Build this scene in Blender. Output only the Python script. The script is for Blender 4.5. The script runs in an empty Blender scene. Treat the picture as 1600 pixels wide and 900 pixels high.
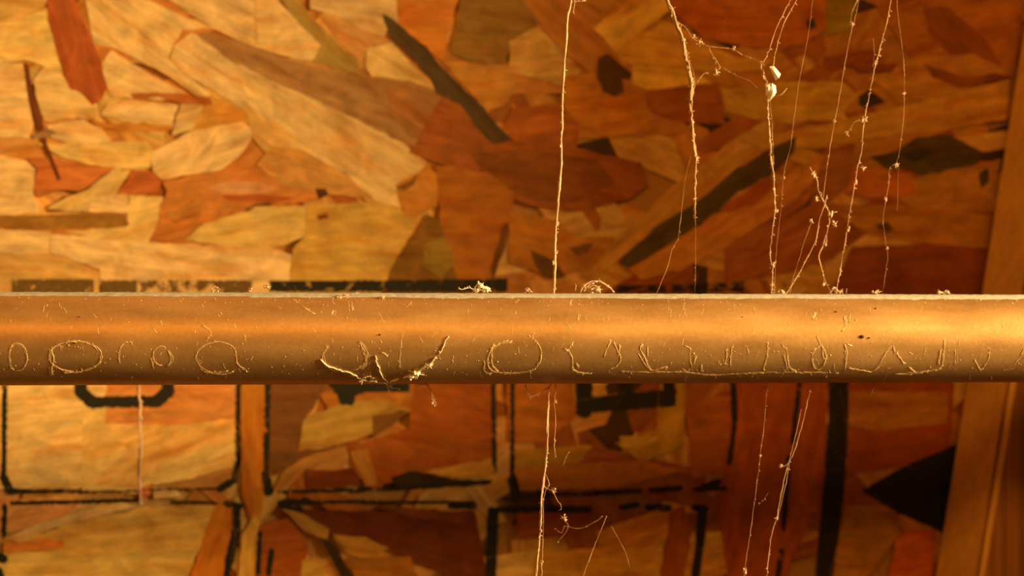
import bpy, bmesh, math, random
from mathutils import Vector, Matrix, noise
S = bpy.context.scene
COL = S.collection

# ------------------------------------------------------------------ camera
FPX = 2200.0                       # focal length in pixels of the 1600 x 900 frame
YAW = math.radians(5.0)            # the camera looks a little to the right along the pipe
CAM = Vector((0.0, -0.45, 0.0))
FWD = Vector((math.sin(YAW), math.cos(YAW), 0)); RGT = Vector((math.cos(YAW), -math.sin(YAW), 0)); UP = Vector((0, 0, 1))
cd = bpy.data.cameras.new('camera'); cam = bpy.data.objects.new('camera', cd); COL.objects.link(cam)
cam.location = CAM; cam.rotation_euler = (math.pi/2, 0, -YAW)
cd.sensor_width = 36.0; cd.lens = 36.0*FPX/1600.0; cd.clip_start = 0.01
cd.dof.use_dof = True; cd.dof.focus_distance = 0.338; cd.dof.aperture_fstop = 11.0
S.camera = cam

# ------------------------------------------------------------------ world, lamp, exposure
w = bpy.data.worlds.new('world'); S.world = w; w.use_nodes = True
w.node_tree.nodes['Background'].inputs[0].default_value = (1.0, 0.35, 0.03, 1)
w.node_tree.nodes['Background'].inputs[1].default_value = 0.17
def lamp(name, loc, watts, col, radius):
    l = bpy.data.lights.new(name, 'POINT'); l.energy = watts; l.color = col; l.shadow_soft_size = radius
    o = bpy.data.objects.new(name, l); COL.objects.link(o); o.location = loc; return o
# a warm bulb out of frame on the right; the upright beside the stud keeps its light off the right half of the board
lamp('work_lamp', (0.75, -0.301, 0.15), 102.0, (1.0, 0.68, 0.25), 0.085)
# added orange fill above and behind the camera, stretched to highlight the pipe
l = bpy.data.lights.new('fill_strip', 'AREA'); l.shape = 'RECTANGLE'; l.size = 1.5; l.size_y = .16; l.energy = 5.2; l.color = (1.0, .42, .055)
o = bpy.data.objects.new('fill_strip', l); COL.objects.link(o); o.location = (-.35, -1.0, .50)
o.rotation_euler = (Vector((0, -.05, 0))-Vector((0, -1.0, .50))).to_track_quat('-Z', 'Y').to_euler()
S.view_settings.view_transform = 'Standard'; S.view_settings.look = 'None'
S.view_settings.gamma = 1.0; S.view_settings.use_curve_mapping = False
S.view_settings.exposure = 0.0

CAL = False                        # uniform grey board, only for measuring the light
R = random.Random(7)

# ------------------------------------------------------------------ helpers
def ray(px, py): return FWD + RGT*((px-800)/FPX) + UP*((450-py)/FPX)
def on_plane(px, py, Y=0.0):       # point of the plane y = Y seen at this pixel
    d = ray(px, py); return CAM + d*((Y-CAM.y)/d.y)
def lin(c): return tuple((v/255/12.92 if v <= 10 else ((v/255+0.055)/1.055)**2.4) for v in c)
def link(name, me, mat, parent=None):
    o = bpy.data.objects.new(name, me); COL.objects.link(o)
    if mat: me.materials.append(mat)
    if parent: o.parent = parent
    return o
def from_bm(name, bm, mat, parent=None, smooth=True):
    me = bpy.data.meshes.new(name); bm.normal_update(); bm.to_mesh(me); bm.free()
    if smooth:
        for p in me.polygons: p.use_smooth = True
    return link(name, me, mat, parent)
def tag(o, label=None, cat=None, group=None, kind=None):
    if label: o['label'] = label
    if cat: o['category'] = cat
    if group: o['group'] = group
    if kind: o['kind'] = kind
    return o
def box(bm, x0, x1, y0, y1, z0, z1, lean=0.0):
    vs = [bm.verts.new((x+lean*z, y, z)) for z in (z0, z1) for y in (y0, y1) for x in (x0, x1)]
    for f in ((0,1,3,2),(4,6,7,5),(0,4,5,1),(2,3,7,6),(0,2,6,4),(1,5,7,3)):
        bm.faces.new([vs[i] for i in f])
    bmesh.ops.recalc_face_normals(bm, faces=bm.faces)

# ------------------------------------------------------------------ materials
class NT:
    def __init__(s, name):
        s.m = bpy.data.materials.new(name); s.m.use_nodes = True; s.t = s.m.node_tree
        s.b = s.t.nodes['Principled BSDF']
    def n(s, typ, **kw):
        nd = s.t.nodes.new(typ)
        for k, v in kw.items():
            if k.startswith('i_'): nd.inputs[k[2:]].default_value = v
            else: setattr(nd, k, v)
        return nd
    def l(s, a, b): s.t.links.new(a, b)
    def mul(s, a, b, op='MULTIPLY'):
        nd = s.n('ShaderNodeMath', operation=op)
        for i, v in enumerate((a, b)):
            if hasattr(v, 'type'): s.l(v, nd.inputs[i])
            else: nd.inputs[i].default_value = v
        return nd.outputs[0]
    def ramp(s, fac, a, b, va, vb):
        nd = s.n('ShaderNodeMapRange'); s.l(fac, nd.inputs[0])
        for i, v in enumerate((a, b, va, vb)): nd.inputs[i+1].default_value = v
        return nd.outputs[0]
    def vscale(s, vec, f):
        nd = s.n('ShaderNodeVectorMath', operation='SCALE'); s.l(vec, nd.inputs[0]); s.l(f, nd.inputs['Scale']); return nd.outputs[0]

def strand_material():
    k = NT('strand wood')
    at = k.n('ShaderNodeAttribute', attribute_name='strand_color')
    uv = k.n('ShaderNodeUVMap', uv_map='UVMap')
    def tex(sx, sy, detail, rough=.6):
        mp = k.n('ShaderNodeMapping'); mp.inputs['Scale'].default_value = (sx, sy, 1); k.l(uv.outputs[0], mp.inputs[0])
        t = k.n('ShaderNodeTexNoise'); t.inputs['Scale'].default_value = 1; t.inputs['Detail'].default_value = detail; t.inputs['Distortion'].default_value = .6
        t.inputs['Roughness'].default_value = rough; k.l(mp.outputs[0], t.inputs['Vector']); return t.outputs['Fac']
    fine = tex(60, 1500, 4); streak = tex(25, 350, 3); blot = tex(110, 190, 4, .65)
    f = k.mul(k.mul(k.ramp(fine, .3, .7, .88, 1.12), k.ramp(streak, .3, .7, .88, 1.15)), k.ramp(blot, .28, .72, .70, 1.34))
    tint = k.n('ShaderNodeMix', data_type='RGBA', blend_type='MULTIPLY'); tint.inputs[7].default_value = (.86, .64, .42, 1)
    k.l(k.ramp(tex(45, 260, 3, .55), .47, .70, 0, 1), tint.inputs[0]); k.l(k.vscale(at.outputs['Color'], f), tint.inputs[6])
    k.l(tint.outputs[2], k.b.inputs['Base Color'])
    k.b.inputs['Roughness'].default_value = .62; k.b.inputs['Specular IOR Level'].default_value = .25
    bp = k.n('ShaderNodeBump'); bp.inputs['Strength'].default_value = .35; bp.inputs['Distance'].default_value = .0003
    k.l(k.mul(streak, blot, 'ADD'), bp.inputs['Height']); k.l(bp.outputs[0], k.b.inputs['Normal'])
    return k.m
def plain(name, col, rough=.8, spec=.2):
    k = NT(name)
    t = k.n('ShaderNodeTexNoise'); t.inputs['Scale'].default_value = 900; t.inputs['Detail'].default_value = 3
    g = k.n('ShaderNodeNewGeometry'); k.l(g.outputs['Position'], t.inputs['Vector'])
    c = k.n('ShaderNodeRGB'); c.outputs[0].default_value = (*col, 1)
    k.l(k.vscale(c.outputs[0], k.ramp(t.outputs['Fac'], .3, .7, .8, 1.15)), k.b.inputs['Base Color'])
    k.b.inputs['Roughness'].default_value = rough; k.b.inputs['Specular IOR Level'].default_value = spec
    return k.m
def lumber_material(name, col, lo=.88, hi=1.1):
    k = NT(name)
    tc = k.n('ShaderNodeTexCoord')
    def tex(sc, detail):
        mp = k.n('ShaderNodeMapping'); mp.inputs['Scale'].default_value = sc; k.l(tc.outputs['Object'], mp.inputs[0])
        t = k.n('ShaderNodeTexNoise'); t.inputs['Scale'].default_value = 1; t.inputs['Detail'].default_value = detail
        k.l(mp.outputs[0], t.inputs['Vector']); return t.outputs['Fac']
    a = tex((260, 45, 5), 4); b = tex((1200, 200, 16), 3)
    c = k.n('ShaderNodeRGB'); c.outputs[0].default_value = (*col, 1)
    k.l(k.vscale(c.outputs[0], k.mul(k.ramp(a, .3, .7, lo, hi), k.ramp(b, .3, .7, .9, 1.1))), k.b.inputs['Base Color'])
    k.b.inputs['Roughness'].default_value = .6; k.b.inputs['Specular IOR Level'].default_value = .25
    return k.m
def pipe_material():
    k = NT('dull copper')
    g = k.n('ShaderNodeNewGeometry')
    mp = k.n('ShaderNodeMapping'); mp.inputs['Scale'].default_value = (45, 160, 160); k.l(g.outputs['Position'], mp.inputs[0])
    t = k.n('ShaderNodeTexNoise'); t.inputs['Scale'].default_value = 1; t.inputs['Detail'].default_value = 6; k.l(mp.outputs[0], t.inputs['Vector'])
    t2 = k.n('ShaderNodeTexNoise'); t2.inputs['Scale'].default_value = 1100; t2.inputs['Detail'].default_value = 2; k.l(g.outputs['Position'], t2.inputs['Vector'])
    mx = k.n('ShaderNodeMix', data_type='RGBA')
    mx.inputs[6].default_value = (.46, .265, .105, 1); mx.inputs[7].default_value = (.68, .425, .205, 1)
    k.l(k.ramp(k.mul(t.outputs['Fac'], k.mul(t2.outputs['Fac'], .35), 'ADD'), .4, .95, 0, 1), mx.inputs[0]); k.l(mx.outputs[2], k.b.inputs['Base Color'])
    k.b.inputs['Metallic'].default_value = .68; k.b.inputs['Specular IOR Level'].default_value = .25
    k.l(k.ramp(t.outputs['Fac'], .3, .7, .41, .51), k.b.inputs['Roughness'])
    bp = k.n('ShaderNodeBump'); bp.inputs['Strength'].default_value = .12; bp.inputs['Distance'].default_value = .0002
    k.l(t2.outputs['Fac'], bp.inputs['Height']); k.l(bp.outputs[0], k.b.inputs['Normal'])
    return k.m
M_STRAND = strand_material()
M_PANEL = plain('board core', (.40, .20, .06))
M_INK = plain('black stamp ink', (.022, .020, .014), .7, .2)
M_INK_FADED = plain('faded stamp ink', (.15, .085, .028), .8, .1)
M_STUD = lumber_material('stud edge wood with painted light', (.82, .48, .13))  # edge made paler in colour to stand for light falling on it
M_STUD_FACE = lumber_material('reddish stud wood with painted shade', (.36, .15, .04), .62, 1.3)  # redder, grainier wood, with the face's shade also put into its colour
M_BEAM = lumber_material('rough beam wood', (.50, .28, .10))
M_LEDGE = lumber_material('near-black shading ledge', (.030, .020, .014))  # near black only to keep bounce light off the pipe
M_PIPE = pipe_material()
M_DUST = plain('grey dust', (.43, .42, .42), .95, .05)
M_WEB = plain('dusty cobweb', (.60, .42, .31), .9, .1)
M_WEB_DIM = plain('thin cobweb', (.46, .30, .20), .9, .1)
M_RESIDUE = plain('clinging web residue', (.74, .55, .34), .9, .1)
M_FLAKE = plain('pale husk', (.88, .84, .74), .6, .3)
M_SPECK = plain('dark grit', (.06, .03, .015), .8, .1)

# ------------------------------------------------------------------ the setting
bm = bmesh.new(); box(bm, -.60, .62, 0, .012, -.42, .42)
wall = tag(from_bm('wall_back', bm, M_PANEL, smooth=False), 'oriented strand board of pale and red wood flakes with black stamped boxes', kind='structure')
# unseen joist around the pipe, added to shade the board's right half
bm = bmesh.new(); ring = []
rect = [bm.verts.new((.286, y, z)) for y, z in ((-.125, -.42), (-.0002, -.42), (-.0002, .30), (-.125, .30))]
hole = [bm.verts.new((.286, -.1005+.0165*math.cos(k*math.pi/16), -.0132+.0165*math.sin(k*math.pi/16))) for k in range(32)]
es = [bm.edges.new((l[i], l[(i+1) % len(l)])) for l in (rect, hole) for i in range(len(l))]
bmesh.ops.triangle_fill(bm, edges=es, use_beauty=True)
bad = [f for f in bm.faces if (f.calc_center_median()-Vector((.286, -.1005, -.0132))).length < .0155]
bmesh.ops.delete(bm, geom=bad, context='FACES_ONLY')
ex = bmesh.ops.extrude_face_region(bm, geom=bm.faces[:])
for v in ex['geom']:
    if isinstance(v, bmesh.types.BMVert): v.co.x += .038
bmesh.ops.recalc_face_normals(bm, faces=bm.faces)
tag(from_bm('shade_joist', bm, M_BEAM, smooth=False), 'unseen upright timber added to shade the right half of the board', kind='structure')
bm = bmesh.new(); box(bm, -.60, .62, -.16, -.0002, .3005, .3385)
tag(from_bm('trim_2', bm, M_BEAM, smooth=False), 'horizontal timber above the frame from which the cobwebs hang', kind='structure')

bm = bmesh.new(); box(bm, -.60, .2855, -.20, -.0385, -.168, -.130)  # unseen ledge, added to darken the underside of the pipe
tag(from_bm('shade_ledge', bm, M_LEDGE, smooth=False), 'added near-black ledge below the frame that darkens the pipe underside', kind='structure')

bm = bmesh.new(); box(bm, -1.6, 1.6, -2.0, .012, -.50, -.459)
tag(from_bm('floor', bm, plain('dark earth floor', (.07, .05, .035)), smooth=False), 'dark floor below the frame', kind='structure')
# stud lying flat on the board at the right, leaning a little
p0 = on_plane(1596, 0); p1 = on_plane(1450, 900); lean = (p0.x-p1.x)/(p0.z-p1.z); xm = p0.x - lean*p0.z
bm = bmesh.new(); box(bm, 0, .089, -.037, -.0042, -.42, .30, lean)
bmesh.ops.bevel(bm, geom=[e for e in bm.edges if abs((e.verts[0].co-e.verts[1].co).z) > .3], offset=.0022, segments=3, affect='EDGES')
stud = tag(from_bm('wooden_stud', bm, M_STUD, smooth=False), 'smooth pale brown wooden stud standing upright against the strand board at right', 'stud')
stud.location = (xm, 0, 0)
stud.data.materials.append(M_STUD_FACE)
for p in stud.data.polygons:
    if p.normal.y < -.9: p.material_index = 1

# ------------------------------------------------------------------ strands of the board
def E_light(px, py):               # light that falls on the board, measured once with a grey board
    t = min(1, max(0, (px-450)/600)); t = t*t*(3-2*t); v = 1-.45*min(1, max(0, (py-560)/300))
    return tuple(v*(a+(b-a)*t) for a, b in zip((1.14, .60, .18), (.52, .205, .028)))
def albedo(c, px, py):
    l = lin(c); e = E_light(px, py)
    c = [a/b for a, b in zip(l, e)]; m = max(1, max(c)/.74); r, g, b = (v/m for v in c)
    g = min(g, .70*r); b = min(b, .5*g); g = max(g, .20*r); b = max(b, .10*g)
    return tuple(max(.005, v) for v in (r, g, b))
FIELD = []                          # (polygon, bbox, height) for laying the stamp on the strands
def ragged(poly, amp, step):
    out = []
    n = len(poly)
    for i in range(n):
        a, b = poly[i], poly[(i+1) % n]
        L = math.hypot(b[0]-a[0], b[1]-a[1]); m = max(1, int(L/step))
        for j in range(m):
            t = j/m; q = R.gauss(0, amp) if L > 4 else 0
            nx, ny = (-(b[1]-a[1])/max(L, 1e-9), (b[0]-a[0])/max(L, 1e-9))
            out.append((a[0]+(b[0]-a[0])*t+nx*q, a[1]+(b[1]-a[1])*t+ny*q))
    return out
def axis_of(pts):
    n = len(pts); cx = sum(p[0] for p in pts)/n; cz = sum(p[1] for p in pts)/n
    sxx = sum((p[0]-cx)**2 for p in pts); szz = sum((p[1]-cz)**2 for p in pts); sxz = sum((p[0]-cx)*(p[1]-cz) for p in pts)
    d = math.hypot(sxx-szz, 2*sxz); blocky = (sxx+szz+d)/max(1e-12, sxx+szz-d) < 3.2
    return cx, cz, (R.gauss(0, .12) if blocky else .5*math.atan2(2*sxz, sxx-szz))
def add_flake(bm, uvl, cl, pts, h, col, c0, ang, off):
    """one wood flake: outline pts (x, z) with its face at height h above the board"""
    cx, cz = c0; ca, sa = math.cos(ang), math.sin(ang)
    area = sum(pts[i][0]*pts[(i+1) % len(pts)][1]-pts[(i+1) % len(pts)][0]*pts[i][1] for i in range(len(pts)))
    if area < 0: pts = pts[::-1]
    f0 = [bm.verts.new((x-cx, -h, z-cz)) for x, z in pts]
    f1 = [bm.verts.new((x-cx, -.0001, z-cz)) for x, z in pts]
    fs = [bm.faces.new(f0)]
    n = len(pts)
    for i in range(n): fs.append(bm.faces.new((f0[(i+1) % n], f0[i], f1[i], f1[(i+1) % n])))
    for f in fs:
        for lp in f.loops:
            x, z = lp.vert.co.x, lp.vert.co.z
            lp[uvl].uv = (x*ca+z*sa+off[0], -x*sa+z*ca+off[1]); lp[cl] = (*col, 1)
def new_bm():
    bm = bmesh.new(); return bm, bm.loops.layers.uv.new('UVMap'), bm.loops.layers.float_color.new('strand_color')
def strand(poly_w, h, col, name='strand'):
    if CAL: col = (.5, .5, .5)
    bm, u, c = new_bm(); cx, cz, ang = axis_of(poly_w)
    add_flake(bm, u, c, poly_w, h, col, (cx, cz), ang, (R.uniform(0, 9), R.uniform(0, 9)))
    o = from_bm(name, bm, M_STRAND, wall, smooth=False); o.location = (cx, 0, cz)
    FIELD.append((poly_w, (min(p[0] for p in poly_w), max(p[0] for p in poly_w), min(p[1] for p in poly_w), max(p[1] for p in poly_w)), h))
    return o
def random_outline(cx, cz, L, W, ang):
    """long flake with slanted, splintered ends"""
    s1, s2 = R.uniform(-.7, .7)*W, R.uniform(-.7, .7)*W
    q = [(-L/2+s1, -W/2), (0, -W/2*R.uniform(.9, 1.1)), (L/2+s2, -W/2*R.uniform(.7, 1)), (L/2+R.uniform(-.3, .5)*W, R.uniform(-.2, .2)*W),
         (L/2-s2, W/2*R.uniform(.7, 1)), (0, W/2*R.uniform(.9, 1.1)), (-L/2-s1, W/2), (-L/2-R.uniform(-.2, .5)*W, R.uniform(-.2, .2)*W)]
    q = ragged(q, .0003, .004)
    ca, sa = math.cos(ang), math.sin(ang)
    return [(cx+x*ca-z*sa, cz+x*sa+z*ca) for x, z in q]
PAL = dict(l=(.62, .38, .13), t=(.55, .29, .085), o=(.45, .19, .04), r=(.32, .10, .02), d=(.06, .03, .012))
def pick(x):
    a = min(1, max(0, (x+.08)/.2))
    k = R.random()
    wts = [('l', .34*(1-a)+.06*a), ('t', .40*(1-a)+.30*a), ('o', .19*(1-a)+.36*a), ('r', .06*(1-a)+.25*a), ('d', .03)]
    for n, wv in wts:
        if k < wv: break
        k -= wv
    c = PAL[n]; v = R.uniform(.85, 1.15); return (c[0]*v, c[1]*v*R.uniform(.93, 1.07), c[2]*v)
def rand_ang(): return R.choice((R.gauss(0, .25), R.gauss(-.65, .3), R.gauss(.55, .3), R.uniform(0, math.pi)))
# the flakes too far down or outside the view to be picked apart: one joined bed
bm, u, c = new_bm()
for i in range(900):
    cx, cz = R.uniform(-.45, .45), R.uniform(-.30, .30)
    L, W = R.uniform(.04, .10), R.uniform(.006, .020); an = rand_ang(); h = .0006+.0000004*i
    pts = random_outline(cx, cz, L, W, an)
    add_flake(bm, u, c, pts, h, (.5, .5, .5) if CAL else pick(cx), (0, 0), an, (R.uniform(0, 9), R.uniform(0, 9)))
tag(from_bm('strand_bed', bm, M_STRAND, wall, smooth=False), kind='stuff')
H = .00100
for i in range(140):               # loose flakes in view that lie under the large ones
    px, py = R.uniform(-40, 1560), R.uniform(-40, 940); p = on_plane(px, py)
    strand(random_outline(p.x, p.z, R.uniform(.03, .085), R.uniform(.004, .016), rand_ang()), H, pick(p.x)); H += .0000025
# the large flakes, outlines in the board's plane: (colour as lit, outline)
STR = [
 # upper left
 ((222,150,55), [(135,0),(230,0),(330,45),(285,48),(262,90),(290,118),(335,150),(325,160),(265,120),(190,80),(148,70),(140,40)]),
 ((220,145,60), [(235,-20),(400,-20),(455,60),(475,95),(400,75),(330,45)]),
 ((225,155,50), [(-20,45),(75,15),(80,45),(90,85),(100,120),(60,100),(40,95),(-20,100)]),
 ((205,125,40), [(-20,-20),(75,-20),(76,5),(40,20),(-20,42)]),
 ((228,165,65), [(-20,100),(38,100),(45,150),(55,195),(45,215),(-20,215)]),
 ((225,155,55), [(100,120),(115,140),(130,148),(150,165),(160,190),(125,185),(70,190),(60,160),(55,125),(70,105)]),
 ((228,160,60), [(160,100),(175,80),(240,120),(290,145),(280,160),(210,155),(172,150)]),
 ((228,165,70), [(170,165),(205,158),(280,165),(270,195),(200,192),(160,180)]),
 ((212,136,52), [(285,160),(322,163),(300,205),(270,212)]),
 ((200,110,25), [(330,145),(405,190),(370,197),(298,210),(318,170)]),
 ((170,75,18), [(205,148),(245,144),(330,152),(333,165),(290,165),(250,156),(210,155)]),
 ((198,100,20), [(130,178),(165,193),(225,194),(272,200),(270,206),(200,206),(160,202)]),
 ((230,165,70), [(75,197),(130,187),(160,202),(175,222),(110,226),(80,216)]),
 ((226,150,50), [(60,225),(230,222),(242,240),(235,262),(190,266),(140,256),(95,246)]),
 ((229,165,65), [(-20,238),(40,252),(57,265),(53,300),(62,332),(-20,337)]),
 ((216,140,48), [(180,262),(207,268),(182,300),(140,332),(75,327),(95,313),(140,295)]),
 ((230,166,76), [(145,308),(200,300),(203,333),(140,331)]),
 ((224,152,50), [(203,305),(256,308),(248,345),(238,380),(150,372),(100,362),(200,355)]),
 ((231,170,80), [(-20,360),(80,362),(79,396),(-20,396)]),
 ((213,130,42), [(-20,396),(60,398),(120,410),(157,424),(155,470),(-20,470)]),
 ((229,165,70), [(80,365),(240,380),(420,385),(458,400),(452,470),(160,470),(157,420),(82,395)]),
 ((219,144,46), [(290,376),(320,350),(400,325),(480,322),(522,345),(450,382),(400,390)]),
 ((198,88,22), [(42,246),(60,247),(90,248),(140,258),(182,263),(160,276),(140,293),(125,299),(95,298),(80,302),(65,309),(54,300),(56,280),(60,265)]),
 ((190,78,18), [(205,267),(243,270),(251,285),(246,301),(200,303),(183,300),(200,285)]),
 ((197,95,22), [(255,285),(300,275),(360,264),(400,260),(470,285),(507,300),(505,314),(450,319),(400,319),(370,327),(340,345),(310,352),(290,370),(270,381),(233,378),(248,350),(252,320),(262,300)]),
 ((204,112,45), [(325,292),(360,284),(400,286),(440,296),(400,304),(345,303)]),
 ((182,72,14), [(343,306),(400,304),(470,310),(420,318),(365,316)]),
 ((185,95,22), [(300,312),(325,318),(310,338),(275,350),(262,340)]),
 ((230,170,76), [(238,238),(300,206),(380,191),(402,206),(374,246),(345,266),(285,276),(252,282),(240,268)]),
 ((224,158,66), [(300,210),(345,200),(330,240),(295,262)]),
 ((172,66,14), [(75,-20),(116,-20),(118,0),(125,22),(137,45),(148,75),(160,100),(163,120),(168,138),(160,155),(147,165),(137,157),(128,145),(112,140),(103,122),(95,95),(85,60),(77,35)]),
 ((150,80,14), [(-20,338),(195,333),(203,350),(195,355),(100,358),(-20,358)]),
 ((112,42,6), [(39,102),(45,100),(50,125),(57,155),(68,195),(75,225),(83,245),(97,280),(92,283),(82,262),(68,225),(58,200),(47,160),(43,135)]),
 ((150,85,30), [(52,213),(80,202),(92,208),(75,216),(55,218)]),
 # centre, diagonal flakes
 ((224,150,60), [(267,95),(272,72),(300,52),(330,66),(390,98),(430,128),(470,168),(530,218),(565,255),(520,240),(460,215),(400,185),(360,160),(320,135),(288,115)]),
 ((205,120,38), [(380,160),(420,190),(480,235),(545,275),(590,318),(540,300),(470,262),(420,245),(395,215)]),
 ((196,108,30), [(400,258),(430,228),(480,238),(540,275),(585,312),(500,302),(440,288)]),
 ((215,148,52), [(375,110),(440,128),(480,150),(560,188),(612,205),(668,255),(652,272),(635,280),(618,290),(627,330),(605,328),(585,312),(540,272),(500,250),(460,228),(400,185),(385,150)]),
 ((224,145,55), [(400,-20),(430,-20),(435,5),(480,45),(507,75),(487,97),(450,90),(400,75)]),
 ((206,156,66), [(485,-20),(612,-20),(624,20),(622,42),(606,47),(600,60),(560,45),(525,25),(485,15)]),
 ((172,118,30), [(430,-10),(460,-5),(490,30),(530,70),(562,100),(562,116),(520,108),(488,96),(502,72),(470,40)]),
 ((200,110,34), [(498,22),(560,45),(602,60),(612,68),(580,74),(560,97),(545,80),(520,52)]),
 ((206,130,45), [(575,74),(612,68),(642,100),(677,130),(690,143),(640,134),(580,122),(570,105)]),
 ((165,92,30), [(308,56),(325,50),(400,75),(470,100),(560,118),(640,127),(695,147),(745,232),(700,245),(640,230),(560,190),(480,150),(420,125),(360,95)]),
 ((150,74,18), [(600,135),(690,147),(745,232),(700,240),(640,215),(615,180)]),
 ((188,86,12), [(620,-20),(722,-20),(702,40),(692,97),(665,77),(640,55),(622,40)]),
 ((126,66,8), [(722,-20),(800,-20),(842,40),(803,60),(787,102),(740,100),(703,82),(715,30)]),
 ((168,84,14), [(690,97),(800,103),(812,130),(792,162),(760,178),(730,140)]),
 ((128,48,4), [(640,240),(690,150),(720,165),(755,215),(800,222),(900,232),(1000,255),(1012,290),(980,312),(900,332),(830,322),(740,292),(700,262)]),
 ((108,40,2), [(735,240),(820,232),(930,250),(960,285),(900,318),(830,312),(760,285)]),
 ((138,52,4), [(800,170),(880,160),(905,190),(900,232),(800,222),(785,205)]),
 ((74,40,8), [(597,23),(612,30),(640,55),(665,75),(690,105),(720,135),(755,170),(780,200),(804,222),(770,227),(750,205),(735,185),(720,165),(682,147),(670,120),(640,90),(610,60)]),
 # lower centre above the pipe
 ((200,120,30), [(480,322),(590,315),(622,325),(652,350),(610,420),(600,470),(450,470),(458,390),(480,365)]),
 ((182,90,15), [(618,290),(640,275),(672,263),(692,280),(682,322),(640,342),(625,322)]),
 ((150,64,5), [(680,258),(760,270),(802,300),(800,345),(760,470),(720,470),(700,400),(688,350)]),
 ((122,60,5), [(668,335),(686,345),(702,400),(725,470),(590,470),(620,400),(650,365)]),
 ((132,76,10), [(662,382),(695,368),(712,410),(690,437),(660,415)]),
 ((92,38,3), [(787,350),(797,352),(781,410),(770,440),(765,420)]),
 ((85,30,3), [(493,295),(508,297),(514,305),(500,311)]),
 ((120,45,5), [(495,336),(510,335),(514,342),(500,344)]),
 ((120,55,6), [(620,293),(642,280),(652,272),(648,290),(630,300)]),
 # upper right
 ((164,88,18), [(795,65),(845,60),(866,80),(882,100),(908,112),(890,137),(830,122),(795,112)]),
 ((140,60,5), [(805,-20),(875,-20),(925,45),(960,85),(987,115),(972,147),(950,152),(935,140),(918,112),(880,82),(850,50)]),
 ((166,86,10), [(925,45),(960,20),(1000,-20),(1040,-20),(1047,15),(1012,45),(985,62),(960,82)]),
 ((158,76,6), [(985,62),(1040,35),(1075,50),(1110,75),(1150,90),(1205,95),(1190,112),(1100,112),(985,103),(960,85)]),
 ((164,84,8), [(985,103),(1075,110),(1112,130),(1010,142),(988,132)]),
 ((138,48,1), [(1050,-20),(1290,-20),(1288,50),(1250,72),(1180,77),(1100,62),(1050,22)]),
 ((118,40,1), [(1010,142),(1120,132),(1127,165),(1132,197),(1050,190),(1010,167)]),
 ((142,70,5), [(1125,140),(1250,128),(1283,175),(1240,197),(1130,177)]),
 ((148,62,2), [(880,120),(925,115),(940,147),(1000,150),(1012,200),(960,218),(900,192),(880,167)]),
 ((62,22,1), [(933,92),(948,85),(985,115),(982,126),(970,124),(973,147),(958,152),(940,144),(930,112)]),
 ((112,62,2), [(1290,-20),(1347,-20),(1328,45),(1289,57)]),
 ((130,50,1), [(1347,-20),(1600,-20),(1580,120),(1480,127),(1420,92),(1385,40)]),
 ((105,35,1), [(1440,10),(1480,15),(1535,60),(1565,112),(1500,103),(1450,60)]),
 ((140,62,4), [(1368,132),(1420,92),(1520,85),(1570,112),(1480,152),(1400,162)]),
 ((152,76,5), [(1205,130),(1312,128),(1342,150),(1302,190),(1205,187)]),
 ((150,72,5), [(1175,217),(1300,192),(1400,167),(1500,142),(1575,124),(1570,188),(1480,202),(1400,212),(1330,224),(1260,232)]),
 ((102,34,1), [(1440,100),(1500,122),(1555,115),(1565,122),(1500,139),(1455,122)]),
 ((108,34,1), [(1285,90),(1360,78),(1375,92),(1330,104),(1290,112)]),
 ((110,34,1), [(1330,102),(1400,98),(1390,112),(1340,115)]),
 ((128,55,3), [(1285,225),(1420,208),(1480,204),(1400,235),(1350,250),(1300,262)]),
 ((58,28,1), [(1358,246),(1400,236),(1430,216),(1480,211),(1532,238),(1522,258),(1480,270),(1440,276),(1410,264),(1380,262)]),
 ((40,20,1), [(1400,240),(1440,232),(1465,240),(1425,254)]),
 ((45,24,2), [(1340,150),(1355,142),(1380,158),(1350,170),(1340,165)]),
 ((40,20,2), [(1256,33),(1270,30),(1273,44),(1260,47)]),
 # right above the pipe
 ((140,66,5), [(905,432),(950,385),(1000,340),(1050,290),(1100,255),(1180,228),(1192,240),(1140,270),(1090,315),(1030,350),(985,390),(950,417),(920,437)]),
 ((146,62,4), [(980,420),(1060,372),(1130,330),(1200,290),(1270,248),(1303,233),(1262,292),(1200,342),(1130,387),(1060,422),(1000,437)]),
 ((142,62,4), [(795,330),(870,345),(900,370),(962,372),(920,422),(870,432),(795,412)]),
 ((118,42,2), [(1130,390),(1200,345),(1260,300),(1290,318),(1330,342),(1302,402),(1220,430),(1130,440)]),
 ((134,60,3), [(1420,280),(1530,255),(1560,248),(1550,300),(1540,332),(1480,330),(1430,321),(1405,300)]),
 ((130,55,2), [(1290,322),(1420,320),(1545,337),(1540,387),(1450,382),(1350,367)]),
 ((140,50,2), [(1310,265),(1420,272),(1430,300),(1400,312),(1320,305)]),
 ((100,30,1), [(1330,385),(1450,382),(1540,387),(1530,470),(1290,470)]),
 ((115,44,2), [(1290,232),(1335,225),(1325,290),(1295,315),(1265,300)]),
 ((118,34,1), [(1118,332),(1200,274),(1212,290),(1182,317),(1140,332)]),
 ((60,29,2), [(965,412),(985,390),(1030,350),(1090,315),(1140,270),(1190,240),(1242,213),(1238,240),(1200,275),(1150,300),(1120,330),(1060,370),(1000,410),(980,418)]),
 ((85,35,3), [(888,386),(925,379),(917,395),(900,401)]),
 ((85,38,3), [(828,390),(865,408),(884,432),(850,432),(835,415)]),
 ((55,25,2), [(1525,272),(1542,262),(1542,285),(1528,296)]),
 ((70,32,2), [(1366,350),(1385,347),(1394,362),(1384,364),(1368,358)]),
 ((60,25,2), [(1245,330),(1272,300),(1262,322),(1222,345)]),
 # lower left
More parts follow.
